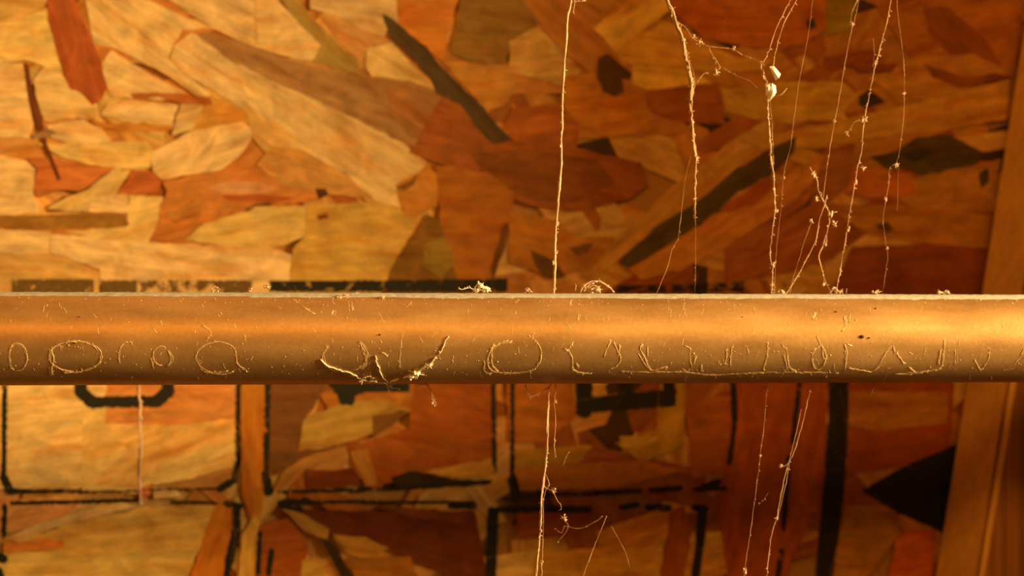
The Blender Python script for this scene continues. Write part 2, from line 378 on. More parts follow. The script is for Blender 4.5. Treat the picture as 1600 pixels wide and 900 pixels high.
 ((222,150,52), [(-10,570),(232,570),(216,640),(162,650),(142,762),(-10,762)]),
 ((214,134,44), [(130,630),(265,630),(270,735),(220,770),(130,770)]),
 ((216,128,40), [(165,655),(280,640),(370,610),(372,692),(250,722),(215,762),(150,757),(200,702)]),
 ((208,104,28), [(170,570),(382,570),(382,650),(290,662),(165,662)]),
 ((214,140,46), [(250,722),(370,688),(368,730),(300,747),(240,760)]),
 ((212,112,36), [(-10,778),(132,778),(112,800),(40,825),(-10,835)]),
 ((216,130,36), [(25,845),(100,822),(215,794),(338,788),(312,862),(100,864)]),
 ((218,142,42), [(-10,862),(312,858),(302,880),(285,920),(-10,920)]),
 ((190,86,18), [(8,846),(100,842),(102,856),(8,862)]),
 ((160,84,22), [(230,758),(300,746),(368,728),(366,757),(340,764),(260,767)]),
 ((185,85,22), [(213,764),(240,754),(236,772),(224,782)]),
 ((217,164,72), [(240,760),(275,762),(282,776),(243,778)]),
 ((226,165,66), [(8,840),(40,825),(120,800),(190,784),(217,791),(150,806),(80,826),(30,844)]),
 ((170,76,6), [(337,788),(362,784),(368,840),(358,920),(290,920),(314,855)]),
 ((176,82,6), [(376,570),(422,570),(420,690),(410,800),(400,832),(380,772)]),
 ((188,110,24), [(378,835),(402,800),(412,830),(405,920),(372,920)]),
 # lower centre
 ((138,52,3), [(545,702),(640,668),(640,570),(775,570),(772,722),(660,737),(580,762),(558,742)]),
 ((112,52,8), [(415,570),(530,570),(478,655),(460,700),(500,702),(562,690),(450,727),(430,742),(418,700)]),  # brown shadow on the board, painted as a flake
 ((165,76,10), [(500,615),(560,595),(645,600),(642,640),(590,650),(520,655)]),
 ((172,102,24), [(475,655),(540,627),(600,625),(642,640),(600,670),(540,690),(465,704)]),
 ((110,52,6), [(582,650),(625,640),(640,642),(605,668),(582,683)]),
 ((166,86,20), [(428,768),(442,735),(470,717),(540,696),(548,715),(530,737),(480,732),(450,760)]),
 ((110,36,3), [(478,736),(550,730),(566,757),(480,762)]),
 ((152,78,10), [(655,737),(770,714),(767,742),(700,744)]),
 ((160,78,12), [(548,705),(575,700),(590,755),(572,758)]),
 ((86,26,1), [(465,795),(600,798),(742,798),(765,920),(640,875),(570,842),(510,832)]),
 ((132,50,4), [(405,820),(450,808),(482,850),(472,920),(405,920)]),
 ((152,82,14), [(520,833),(570,838),(608,855),(572,872),(540,862)]),
 ((160,96,20), [(472,872),(500,870),(522,920),(468,920)]),
 ((128,60,5), [(545,870),(640,868),(660,920),(560,920)]),
 ((148,82,14), [(440,795),(470,800),(515,825),(512,842),(478,828)]),
 ((44,20,2), [(505,843),(520,850),(545,888),(562,920),(543,920),(515,865)]),
 ((42,19,1), [(610,745),(640,735),(720,749),(767,749),(762,757),(620,762)]),
 ((96,34,2), [(590,790),(690,796),(735,805),(720,815),(640,806)]),
 # lower right
 ((126,62,3), [(800,702),(925,695),(903,722),(800,740)]),
 ((140,56,2), [(790,570),(890,570),(900,650),(850,690),(795,690)]),
 ((124,60,1), [(1030,570),(1070,570),(1067,697),(1000,722),(960,692),(1025,670)]),
 ((130,68,5), [(967,680),(1030,682),(1000,700),(968,697)]),
 ((112,38,1), [(1070,640),(1150,600),(1145,740),(1080,745)]),
 ((108,32,0), [(1150,570),(1290,570),(1285,760),(1225,900),(1140,920),(1120,800)]),
 ((104,30,0), [(1325,570),(1490,570),(1480,700),(1400,730),(1320,740)]),
 ((122,52,1), [(1310,610),(1480,612),(1478,660),(1390,672),(1320,665)]),
 ((98,42,1), [(1320,790),(1405,785),(1402,832),(1340,920),(1290,920)]),
 ((112,34,0), [(1400,830),(1460,825),(1450,920),(1380,920)]),
 ((120,48,1), [(805,730),(900,722),(1010,720),(1060,735),(960,762),(810,765)]),
 ((98,30,0), [(805,800),(930,800),(900,835),(810,840)]),
 ((122,52,1), [(930,830),(1040,790),(1060,830),(1000,870),(940,870)]),
 ((118,56,1), [(840,860),(990,850),(1025,880),(1015,920),(830,920)]),
 ((90,26,0), [(1045,800),(1065,790),(1080,830),(1060,920),(1030,900)]),
]
for colr, poly in STR:
    cx = sum(p[0] for p in poly)/len(poly); cy = sum(p[1] for p in poly)/len(poly)
    pw = [on_plane(*q) for q in ragged(poly, .9, 11)]
    strand([(p.x, p.z) for p in pw], H, albedo(colr, min(1590, max(5, cx)), cy)); H += .0000025

# ------------------------------------------------------------------ the stamp printed on the board
def inside(poly, x, z):
    r = False; j = len(poly)-1
    for i in range(len(poly)):
        xi, zi = poly[i]; xj, zj = poly[j]
        if (zi > z) != (zj > z) and x < (xj-xi)*(z-zi)/(zj-zi)+xi: r = not r
        j = i
    return r
FIELD.sort(key=lambda f: -f[2])
def height_at(x, z):
    for poly, b, h in FIELD:
        if b[0] <= x <= b[1] and b[2] <= z <= b[3] and inside(poly, x, z): return h
    return .00098
CELL = .00028
def inked(test, box_px, name, wear, mat=None, seed=0, label=None):
    """ink laid on the flakes cell by cell, missing where it has worn off"""
    bm = bmesh.new(); a = on_plane(box_px[0], box_px[3]); b = on_plane(box_px[2], box_px[1])
    nx, nz = int((b.x-a.x)/CELL)+1, int((b.z-a.z)/CELL)+1; cells = {}
    for i in range(nx):
        for j in range(nz):
            x, z = a.x+i*CELL, a.z+j*CELL
            d = Vector((x, 0, z))-CAM; k = d.dot(FWD)
            px, py = 800+FPX*d.dot(RGT)/k, 450-FPX*d.z/k
            q = noise.noise(Vector((x*900, z*900, seed)))*1.6; q2 = noise.noise(Vector((x*900, z*900, seed+30)))*1.6
            if not test(px+q, py+q2): continue
            n = noise.noise(Vector((x*350, z*350, seed+7)))*.6+noise.noise(Vector((x*1400, z*1400, seed+9)))*.4
            if n > wear(px, py): continue
            h = height_at(x, z)+.00003; c = CELL/2
            vs = [bm.verts.new((x+s*c, -h, z+t*c)) for s, t in ((-1,-1),(1,-1),(1,1),(-1,1))]
            bm.faces.new(vs)
    bmesh.ops.remove_doubles(bm, verts=bm.verts, dist=1e-6)
    o = from_bm(name, bm, mat or M_INK, wall, smooth=False)
    if label: o['label'] = label
    return o
def seg(ax, ay, bx, by, wd):
    L2 = (bx-ax)**2+(by-ay)**2
    def t(px, py):
        u_ = max(0, min(1, ((px-ax)*(bx-ax)+(py-ay)*(by-ay))/L2)); return math.hypot(px-ax-u_*(bx-ax), py-ay-u_*(by-ay)) < wd/2
    return t
def union(*ts): return lambda px, py: any(t(px, py) for t in ts)
def lines(*rows):
    return union(*[seg(*r) for r in rows])
def poly_test(pts): return lambda px, py: inside(pts, px, py)
solid = lambda px, py: .55
worn = lambda px, py: .36
thin = lambda px, py: .05
# upper row of boxes: head lines above the pipe, sides and feet below it
inked(poly_test([(20,436),(148,436),(148,458),(20,458)]), (15,430,155,462), 'stamped_line', lambda x, y: .35, M_INK_FADED, 1, 'faded brown ink line')
inked(poly_test([(160,438),(394,438),(394,458),(160,458)]), (155,430,400,462), 'stamped_line', lambda x, y: .45 if x < 215 or x > 350 else -.02, M_INK_FADED, 2, 'faded brown ink line')
inked(poly_test([(422,439),(600,438),(792,435),(792,456),(422,456)]), (415,430,800,460), 'stamped_line', lambda x, y: .30, None, 3)
inked(poly_test([(960,446),(1080,444),(1162,439),(1162,456),(960,458)]), (950,435,1170,460), 'stamped_line', lambda x, y: .12, None, 4)
inked(lines((10,560,8,745,8),(8,745,18,766,13),(18,768,100,767,6),(100,768,215,766,4),(225,764,345,762,3),(345,763,366,750,12),(366,750,372,720,8),(374,560,372,725,8)), (0,560,385,778), 'stamped_box', solid, None, 5)
inked(lines((420,560,416,745,9),(416,740,420,768,14),(436,768,580,764,6),(600,762,765,752,7),(770,560,772,735,8)), (405,560,785,778), 'stamped_box', worn, None, 6)
inked(lines((800,560,800,750,7),(800,750,806,776,16),(815,774,900,771,6),(905,772,1000,766,7),(1016,765,1062,762,9),(1085,764,1130,762,8),(1100,760,1120,752,12),(1142,560,1146,660,10),(1146,660,1138,722,8)), (790,560,1160,785), 'stamped_box', worn, None, 7)
# lower row of boxes
inked(lines((10,790,8,835,8),(20,785,215,781,6),(270,784,340,785,5),(355,786,376,790,10),(370,790,370,830,13),(370,830,358,880,14),(358,880,352,920,10)), (0,775,385,920), 'stamped_box', solid, None, 8)
inked(lines((436,784,570,783,6),(440,788,470,795,10),(575,784,700,784,5),(705,788,738,789,13),(407,832,402,920,8),(425,860,420,895,9)), (395,775,745,920), 'stamped_box', worn, None, 9)
inked(lines((770,800,765,920,18),(775,796,855,795,10),(855,794,920,795,11),(970,792,995,788,9),(1012,792,1045,793,10),(1085,792,1100,795,12),(1096,795,1092,850,15),(1092,850,1082,920,14)), (755,780,1110,920), 'stamped_box', solid, None, 10)
# lettering, lying on its side; the pipe hides the upper part
inked(lines((128,500,128,612,20),(128,612,146,628,20),(146,628,246,626,18),(246,626,263,612,20),(263,500,264,612,20)), (110,495,285,645), 'stamped_letter', lambda x, y: .6, None, 11)
inked(poly_test([(470,500),(505,500),(538,590),(640,590),(640,612),(572,612),(556,618),(552,632),(532,632),(528,618),(516,604)]), (465,495,650,640), 'stamped_letter', lambda x, y: .6, None, 12)
inked(union(poly_test([(898,646),(900,622),(1056,606),(1054,634),(960,642)]), lines((912,500,912,640,26),(976,520,976,630,22),(1044,500,1044,625,20))), (890,495,1065,655), 'stamped_letter', lambda x, y: .8, None, 13)
inked(poly_test([(1297,500),(1326,500),(1322,690),(1317,770),(1312,810),(1306,850),(1296,920),(1272,920),(1276,850),(1284,760),(1291,680),(1293,610)]), (1262,495,1332,920), 'stamped_bar', lambda x, y: .7, None, 14)
inked(poly_test([(1343,766),(1400,733),(1476,699),(1500,690),(1490,840),(1458,826),(1400,800)]), (1338,688,1502,842), 'stamped_arrow', lambda x, y: .9, None, 15)
inked(lines((1247,600,1236,690,8),(1230,715,1222,825,8),(1219,860,1210,920,9)), (1200,595,1255,920), 'stamped_dashes', worn, None, 16)
inked(lines((0,866,8,872,14),(2,890,6,905,10)), (-8,855,16,912), 'stamped_mark', solid, None, 17)

# ------------------------------------------------------------------ the pipe
PR = .01112
def at_depth(px, py, d): return CAM + ray(px, py)*d
A0 = at_depth(0, 529.8, .3385); A1 = at_depth(1600, 529.4, .3622)
AX = (A1-A0).normalized(); PL0, PL1 = -.16, .70
UPN = (UP - AX*UP.dot(AX)).normalized(); FRT = AX.cross(UPN) ; FRT = -FRT if FRT.y > 0 else FRT
def pipe_pt(s, el, r=PR): return A0 + AX*s + (UPN*math.sin(el)+FRT*math.cos(el))*r
def on_pipe(px, py, lift=.0001):
    """point of the pipe's surface seen at this pixel"""
    d = ray(px, py); d = d.normalized(); o = CAM-A0
    dp = d-AX*d.dot(AX); op = o-AX*o.dot(AX); r = PR+lift
    a = dp.dot(dp); b = 2*dp.dot(op); c = op.dot(op)-r*r; D = b*b-4*a*c
    t = (-b-math.sqrt(D))/(2*a) if D > 0 else -b/(2*a)
    q = CAM+d*t; s = (q-A0).dot(AX); rad = q-A0-AX*s; return A0+AX*s+rad.normalized()*r
def tube(bm, pts, rad, sides=5):
    rings = []
    n = len(pts)
    for i, p in enumerate(pts):
        t = (pts[min(n-1, i+1)]-pts[max(0, i-1)])
        t = t.normalized() if t.length > 1e-9 else Vector((0, 0, 1))
        n1 = Vector((0, 1, 0))-t*t.y
        n1 = n1.normalized() if n1.length > 1e-4 else Vector((1, 0, 0))
        n2 = t.cross(n1); r = rad(i/(n-1)) if callable(rad) else rad
        rings.append([bm.verts.new(p+(n1*math.cos(a)+n2*math.sin(a))*r) for a in (2*math.pi*k/sides for k in range(sides))])
    for a, b in zip(rings, rings[1:]):
        for k in range(sides): bm.faces.new((a[k], a[(k+1) % sides], b[(k+1) % sides], b[k]))
    bm.faces.new(rings[0][::-1]); bm.faces.new(rings[-1])
def lump(bm, c, r, stretch=(1, 1, 1), seed=0):
    ret = bmesh.ops.create_icosphere(bm, subdivisions=2, radius=1)
    for v in ret['verts']:
        q = 1+.55*noise.noise(v.co*1.7+Vector((seed*3.1, seed, 0)))
        v.co = Vector((v.co.x*r*q*stretch[0], v.co.y*r*q*stretch[1], v.co.z*r*q*stretch[2]))+c
bm = bmesh.new(); NS = 96
ra = []
for s in [PL0+(PL1-PL0)*k/24 for k in range(25)]:
    ra.append([bm.verts.new(pipe_pt(s, 2*math.pi*k/NS)) for k in range(NS)])
for a, b in zip(ra, ra[1:]):
    for k in range(NS): bm.faces.new((a[k], a[(k+1) % NS], b[(k+1) % NS], b[k]))
for rg, fl in ((ra[0], 0), (ra[-1], 1)): bm.faces.new(rg if fl else rg[::-1])
bmesh.ops.recalc_face_normals(bm, faces=bm.faces)
pipe = tag(from_bm('copper_pipe', bm, M_PIPE), 'dull dusty copper pipe running level across the strand board', 'pipe')
# dust lying along its crown
bm = bmesh.new(); prev = None
for k in range(900):
    s = PL0+(PL1-PL0)*k/899
    e0 = math.radians(66+3*noise.noise(Vector((s*60, 0, 1)))+2.5*noise.noise(Vector((s*420, 3, 1)))+(3 if s < .06 else 0)); e1 = math.radians(118)
    row = []
    for j in range(9):
        e = e0+(e1-e0)*j/8; th = (.00003 if j in (0, 8) else .00022+.00012*noise.noise(Vector((s*1500, e*9, 5))))
        row.append(bm.verts.new(pipe_pt(s, e, PR+th)))
    if prev:
        for j in range(8): bm.faces.new((prev[j], row[j], row[j+1], prev[j+1]))
    prev = row
bmesh.ops.recalc_face_normals(bm, faces=bm.faces)
tag(from_bm('dust_layer', bm, M_DUST, pipe), 'pale grey dust along the crown')
# specks of dust and short hairs over the front
bm = bmesh.new()
for i in range(620):
    px = R.uniform(-30, 1630); py = 530+70*R.choice((R.uniform(-.95, -.75), R.uniform(-.9, .85), R.uniform(.1, .85)))
    c = on_pipe(px, py, .0); r = R.choice((.00006, .00008, .00010, .00014))*(1 if R.random() < .9 else 1.5)
    ret = bmesh.ops.create_icosphere(bm, subdivisions=1, radius=r)
    for v in ret['verts']: v.co = Vector((v.co.x*R.uniform(.6, 1.3), v.co.y*.6, v.co.z*R.uniform(.6, 1.5)))+c
for i in range(150):
    px = R.uniform(0, 1600); py = 530+R.uniform(-66, 60); a = R.gauss(1.4, .5); L = R.uniform(4, 13)
    pts = [on_pipe(px+math.cos(a)*L*t+R.gauss(0, .7), py+math.sin(a)*L*t+R.gauss(0, .5), -.00001) for t in (0, .25, .5, .75, 1)]
    tube(bm, pts, R.uniform(.00003, .00006), 4)
tag(from_bm('dust_specks', bm, M_RESIDUE, pipe), kind='stuff')
bm = bmesh.new()
for px, py, r in ((1347,526,.0006),(1358,528,.0003),(593,523,.0003),(1306,487,.0003),(1368,482,.0003),(116,536,.0003),(1160,495,.00015),(124,495,.0002)):
    lump(bm, on_pipe(px, py, .0001), r*.75, (1.2, .5, .9), px)
tag(from_bm('dark_grit', bm, M_SPECK, pipe), 'dark grit stuck to the pipe', kind='stuff')

TOPY = -1435                         # the timber they hang from
def smooth(pts, step=5.0):
    """Catmull-Rom through pixel points"""
    out = []
    if pts[0][1] == TOPY:          # straight run from the timber down to the frame
        a, b = pts[0], pts[1]; pts = [(a[0]+(b[0]-a[0])*k/12, a[1]+(b[1]-a[1])*k/12) for k in range(12)]+list(pts[1:])
    P = [pts[0]]+list(pts)+[pts[-1]]
    for i in range(1, len(P)-2):
        a, b, c, d = P[i-1], P[i], P[i+1], P[i+2]
        m = max(1, int(math.hypot(c[0]-b[0], c[1]-b[1])/step))
        for j in range(m):
            t = j/m
            out.append(tuple(.5*(2*b[k]+(c[k]-a[k])*t+(2*a[k]-5*b[k]+4*c[k]-d[k])*t*t+(3*b[k]-a[k]-3*c[k]+d[k])*t**3) for k in (0, 1)))
    out.append(pts[-1]); return out
PX = .000158                        # metres in a pixel at the pipe
def arc(cx, cy, rx, ry, a0, a1, n=14):
    return [(cx+rx*math.cos(math.radians(a0+(a1-a0)*k/n)), cy+ry*math.sin(math.radians(a0+(a1-a0)*k/n))) for k in range(n+1)]
def clinging(curves, width, mat=None, jitter=.6):
    """old cobweb stuck to the pipe: one residue of many broken silk strands"""
    bm = bmesh.new()
    for c in curves:
        sm = smooth(c, 3.5); n = len(sm)
        for rep in range(6):
            ox, oy = R.gauss(0, .25*rep), R.gauss(0, .2*rep); i = 0
            while i < n-2:
                m = n if rep == 0 else R.randint(3, 9)
                part = sm[i:i+m+1]; ph = R.uniform(0, 9)
                if len(part) > 2 and (rep == 0 or R.random() < .6):
                    pts = [on_pipe(x+R.gauss(0, jitter)+ox, y+R.gauss(0, jitter)+oy, .00001) for x, y in part]
                    tube(bm, pts, lambda t, ph=ph, rep=rep: width*PX/2*max(.12, .45+.75*noise.noise(Vector((t*len(part)*.3, ph, 0))))*(.8 if rep == 0 else .6), 4)
                i += m
        for q in sm:
            if R.random() < .22: lump(bm, on_pipe(q[0]+R.gauss(0, 1.5), q[1]+R.gauss(0, 1.5), 0), width*PX*R.uniform(.2, .5), (R.uniform(.6, 1.4), .5, R.uniform(.6, 1.6)), R.random()*9)
            if R.random() < .18:
                a = R.uniform(0, 6.28); L = R.uniform(2, 5)
                tube(bm, [on_pipe(q[0]+math.cos(a)*L*t, q[1]+math.sin(a)*L*t, .00002) for t in (0, .5, 1)], PX*.3, 4)
    return from_bm('cobweb_residue', bm, M_RESIDUE, pipe)
clinging([arc(118,557,41,24,100,470,22), [(80,545),(84,560),(80,578),(82,585)], [(100,582),(125,581),(150,572)]], 2.0, M_WEB)
clinging([arc(27,558,15,22,-150,100)], 1.4); clinging([arc(27,558,13,24,120,230)], 1.1)
clinging([arc(200,556,15,22,150,300)], 1.1); clinging([arc(252,556,13,15,90,300), [(262,548),(268,562),(262,573)], [(236,560),(240,575)]], 1.4)
clinging([arc(340,558,33,24,60,330,18), [(368,548),(372,570),(385,578)], [(318,580),(345,585),(365,580)], [(322,535),(330,520),(315,508)]], 1.4)
clinging([[(512,540),(504,555),(508,570),(520,578),(540,583),(560,592)], arc(545,555,28,24,-60,80)], 1.6); clinging([[(562,535),(570,555),(572,570),(562,577)]], 1.8)
clinging([[(595,550),(602,552),(606,556)]], 1.7); clinging([[(628,520),(626,545),(624,575)]], 1.0)
clinging([[(768,545),(762,560),(765,576),(780,582),(802,583)], [(772,538),(768,552),(770,572),(778,580)], [(757,565),(757,580),(768,583)]], 1.8)
clinging([[(802,583),(828,580),(842,568),(846,550),(838,533),(825,525)], [(765,545),(785,535),(800,533)]], 1.8, M_WEB)
clinging([[(895,535),(888,545),(893,560),(894,575)], [(880,545),(888,548)], [(893,575),(905,582),(925,583)], [(901,568),(903,575)]], 1.9, M_WEB)
clinging([[(955,532),(948,548),(944,558)], [(958,535),(965,548),(970,562),(962,574),(952,576)], [(968,538),(966,556)]], 1.7, M_WEB)
clinging([[(1003,538),(1000,545),(1006,556),(1014,574),(1020,579),(1032,575),(1043,573)], [(997,552),(1006,566),(1016,578)], [(1012,540),(1012,556)]], 1.9, M_WEB)
clinging([[(1068,540),(1078,545),(1078,560),(1082,574)], [(1088,556),(1082,572)], [(1065,577),(1085,584)], [(1096,570),(1096,580)]], 1.7)
clinging([[(1145,538),(1142,552),(1141,572)], [(1136,545),(1132,570)]], 1.6); clinging([[(1168,545),(1168,556)], [(1200,535),(1198,560),(1192,578)]], 1.3)
clinging([[(1220,540),(1228,545),(1231,560),(1233,573),(1245,580)], [(1224,555),(1230,575)]], 1.7)
clinging([[(1276,525),(1282,538),(1272,548),(1268,560),(1272,574)], [(1282,538),(1290,552),(1288,570),(1280,578)], [(1285,540),(1285,556),(1290,562)]], 1.7)
clinging([[(1320,538),(1322,552),(1321,570),(1320,580)], [(1325,575),(1345,579),(1362,581)], [(1322,536),(1330,540)]], 1.9, M_WEB)
clinging([[(1364,580),(1374,572),(1380,558),(1388,548),(1394,541)], [(1396,540),(1398,552)], [(1400,550),(1407,560),(1413,568)]], 1.8, M_WEB)
clinging([[(1476,532),(1475,548),(1473,565),(1470,574),(1455,579),(1430,583),(1400,585)], [(1470,548),(1466,570)], [(1420,573),(1430,582)]], 1.9, M_WEB)
clinging([[(1493,548),(1493,570)]], 1.2); clinging([[(1546,548),(1545,560),(1537,574),(1532,578),(1522,562)]], 1.6); clinging([[(1600,545),(1592,560),(1582,572),(1570,578)]], 1.6)
clinging([[(458,467),(472,477),(482,485),(493,491)]], 1.4); clinging([[(549,457),(549,470),(551,485)], [(520,484),(518,492)]], 1.2)
clinging([[(1320,495),(1320,512),(1314,518)], [(1328,493),(1326,503)]], 1.8); clinging([[(1275,488),(1270,500)], [(1282,484),(1281,490)]], 1.4)
clinging([[(970,580),(1010,582),(1060,581),(1110,586),(1160,584),(1230,582),(1310,583)]], 1.1); clinging([[(905,490),(902,502)], [(893,468),(891,478)]], 1.3)

# ------------------------------------------------------------------ cobwebs that hang free
YW = -.1005
def hang(pts, width, bm, Y=YW, jit=.5, fuzz=.15, twist=1, step=5):
    """dusty silk thread through pixel points in the plane of the pipe"""
    sm = smooth(pts, step)
    for rep in range(twist):
        ph = R.uniform(0, 99); P = []
        for i, (x, y) in enumerate(sm):
            sw = math.sin(i*.13+ph)*width*.20 if twist > 1 else 0
            p = on_plane(x+R.gauss(0, jit*.6)+sw, y, Y); p.y += R.gauss(0, jit)*PX*.5+(math.cos(i*.13+ph)*width*.20*PX if twist > 1 else 0); P.append(p)
        wv = width*(.60 if twist > 1 else .52)
        tube(bm, P, lambda t, ph=ph, wv=wv: wv*PX/2*max(.22, .82+.85*noise.noise(Vector((t*len(sm)*.23, ph, 0)))), 5)
    for i, (x, y) in enumerate(sm):
        if twist > 1 or width > 2:
            if R.random() < fuzz*1.1:
                c = on_plane(x+R.gauss(0, width*.3), y, Y); lump(bm, c, width*PX*R.uniform(.16, .36), (R.uniform(.6, 1.3), .7, R.uniform(.8, 1.9)), R.random()*50)
        for q in range(2):
            if R.random() > fuzz: continue
            a = R.uniform(0, 6.28); L = R.uniform(1.5, 4)*(.6+width*.2)
            P = [on_plane(x+math.cos(a)*L*t, y+math.sin(a)*L*t+t*t*1.2, Y) for t in (0, .5, 1)]
            tube(bm, P, PX*.4, 4)
def clump(px, py, r, parent, st=(1, .7, 1), Y=YW, mat=None, name='dust_clump', tufts=5):
    bm = bmesh.new(); c = on_plane(px, py, Y); r *= .85
    for k in range(5):
        d = Vector((R.gauss(0, .45)*st[0], R.gauss(0, .35), R.gauss(0, .45)*st[2]))*r*PX
        lump(bm, c+d, r*PX*R.uniform(.3, .6), (R.uniform(.5, 1.2), R.uniform(.5, 1), R.uniform(.6, 1.6)), px*.37+k)
    for k in range(tufts+3):
        a = R.uniform(0, 6.28); tube(bm, [c, c+Vector((math.cos(a), R.uniform(-.4, .4), math.sin(a)))*r*PX*R.uniform(1.1, 1.9)], lambda t: PX*(.6-.4*t), 4)
    return from_bm(name, bm, mat or M_WEB, parent)
def web(name, label, threads, lumps=(), mat=None, Y=YW, cat='cobweb', group=None):
    bm = bmesh.new()
    for t in threads: hang(t[0], t[1], bm, Y, *(t[2:]))
    o = tag(from_bm(name, bm, mat or M_WEB), label, cat, group)
    for l in lumps: clump(*l[:3], o, *(l[3:]), Y=Y) if len(l) > 3 else clump(*l, o, Y=Y)
    return o
web('cobweb_thread', 'thick pale dusty cobweb thread hanging straight from the top onto the middle of the pipe',
    [([(900,TOPY),(893,-100),(891,0),(886,25),(885,60),(882,110),(880,150),(878,195),(876,215),(876,250),(873,300),(871,340),(870,350),(868,395),(867,425),(865,459)], 6.0, .45, .12, 2),
     ([(897,TOPY),(890,-40),(897,0),(896,20)], 1.5), ([(893,2),(905,2),(915,1)], 3.0, .8, .6)],
    [(870,350,3.5,(1,.7,1.3)), (877,192,3,(.9,.7,1.4)), (866,452,3.2,(1.1,.8,1.2))])
web('cobweb_tangle', 'branching dusty cobweb with side loop hanging right of the thick single thread',
    [([(1030,TOPY),(1038,-60),(1042,0),(1050,15),(1055,35),(1065,60),(1070,85),(1075,105),(1080,130),(1079,165),(1082,200),(1084,220),(1087,245)], 7.0, 1.1, .55, 3),
     ([(1048,8),(1060,40),(1070,75),(1077,95),(1084,115),(1086,132),(1082,150)], 2.6, .8, .25),
     ([(1087,245),(1086,270),(1086,290),(1085,310),(1086,340)], 4.0, 1.0, .45, 2), ([(1086,340),(1087,380),(1086,458)], 1.0, .4, .05),
     ([(1056,33),(1070,42),(1083,60),(1093,66),(1105,72),(1130,75),(1148,78),(1158,85)], 2.4, .9, .25),
     ([(1100,70),(1108,74),(1115,90),(1125,104),(1118,112),(1098,116),(1088,132)], 2.4, .8, .3),
     ([(1128,105),(1150,118),(1170,126),(1184,138)], 1.2, .6, .15), ([(1158,85),(1178,92),(1192,100)], .8, .5, .1)],
    [(1093,66,5.5,(1.3,.8,.9)), (1119,113,5,(.9,.7,1.3)), (1084,58,3.5), (1146,76,3,(1.5,.7,.7)), (1067,62,3.5,(.8,.7,1.3)), (1088,248,4.5,(1,.7,1.6)), (1085,312,3.2), (1079,135,3.6)], M_WEB_DIM)
web('cobweb_thread', 'fine bent cobweb thread hanging in front of the dark diagonal flake',
    [([(1085,225),(1072,275),(1066,320),(1064,340),(1061,360),(1059,375),(1050,390),(1042,420),(1026,458)], 1.5, .5, .1)], (), M_WEB_DIM)
o = web('cobweb_tangle', 'forked cobweb holding two bright white husks, hanging down to the pipe',
    [([(1290,TOPY),(1245,-25),(1235,0),(1224,22),(1215,40),(1206,65),(1198,88),(1191,100)], 2.8, .7, .2), ([(1292,TOPY),(1258,-30),(1245,0),(1228,30),(1217,60),(1210,90),(1208,104)], 2.2, .6, .2),
     ([(1191,97),(1189,106),(1196,120),(1199,132)], 3.6, .9, .4), ([(1214,151),(1222,147),(1230,138)], 2.6, .4, .2), ([(1199,155),(1200,180),(1202,200),(1205,250),(1209,280),(1211,310),(1211,332)], 3.2, 1.0, .45, 2),
     ([(1203,158),(1207,200),(1208,250),(1210,300)], 1.3, .8, .1), ([(1210,332),(1206,370),(1203,400),(1207,420),(1206,460)], 2.8, .9, .4)],
    [(1207,414,4.5,(.8,.7,1.5)), (1211,330,3.4), (1193,120,4,(.9,.7,1.4)), (1206,445,3)])
def husk(outline, ridge, tip):
    """papery folded chip: outline with a ridge point that stands towards the room"""
    bm = bmesh.new(); Y0 = YW-.0002
    rim = [bm.verts.new(on_plane(x, y, Y0-.0004*math.sin(i*2.1+tip))) for i, (x, y) in enumerate(outline)]
    back = [bm.verts.new(v.co+Vector((0, .00018, 0))) for v in rim]
    top = bm.verts.new(on_plane(*ridge, Y0-.0011)); low = bm.verts.new(top.co+Vector((0, .00018, 0))); n = len(rim)
    for i in range(n):
        j = (i+1) % n; bm.faces.new((rim[i], rim[j], top)); bm.faces.new((back[j], back[i], low)); bm.faces.new((rim[j], rim[i], back[i], back[j]))
    bmesh.ops.recalc_face_normals(bm, faces=bm.faces)
    h = from_bm('husk', bm, M_FLAKE, o, smooth=False); h['label'] = 'white papery husk'
husk([(1202,104),(1209,103),(1215,110),(1220,116),(1217,122),(1212,126),(1208,117)], (1210,112), .3)
husk([(1196,134),(1203,130),(1206,136),(1203,146),(1197,150)], (1201,137), 1.1)
husk([(1206,130),(1212,134),(1213,144),(1209,151),(1202,159),(1199,152),(1203,143)], (1208,142), 2.0)
web('cobweb_thread', 'hair-thin straight thread just right of the white husks',
    [([(1300,TOPY),(1278,-60),(1270,0),(1262,60),(1250,120),(1240,190),(1235,230),(1225,270),(1220,330),(1213,390),(1210,460)], 1.3, .4, .08)], [(1224,278,2.2)], M_WEB_DIM)
web('cobweb_thread', 'slanting thread with small loop at top, left of the beaded slanting thread',
    [([(1400,TOPY),(1350,-40),(1342,0),(1336,30),(1330,50),(1322,90),(1315,130),(1308,170),(1302,200),(1297,228),(1290,280),(1286,312)], 2.0, .5, .15), ([(1340,0),(1331,20),(1329,38),(1333,40)], 2.2, .5, .2)],
    [(1331,38,3.5,(.8,.7,1.3)), (1303,190,2.6)], M_WEB_DIM)
web('cobweb_thread', 'long beaded slanting thread running down to the pipe near the stud',
    [([(1440,TOPY),(1400,-50),(1392,0),(1388,25),(1378,65),(1368,100),(1364,120),(1357,155),(1352,180),(1348,210),(1346,240),(1340,260),(1337,280),(1332,310),(1325,350),(1322,370),(1315,410),(1306,460)], 2.9, .6, .2),
     ([(1364,60),(1366,80),(1364,105)], 1.2), ([(1340,260),(1349,263)], 1.0), ([(1347,188),(1336,190),(1328,203),(1324,210)], 1.6, .7, .2)],
    [(1349,186,5,(1.1,.7,1.1)), (1349,263,3.8,(1,.7,1.1)), (1337,285,3.6,(.8,.7,1.8)), (1326,358,3.2,(.8,.7,2)), (1368,98,3), (1322,208,2.4)])
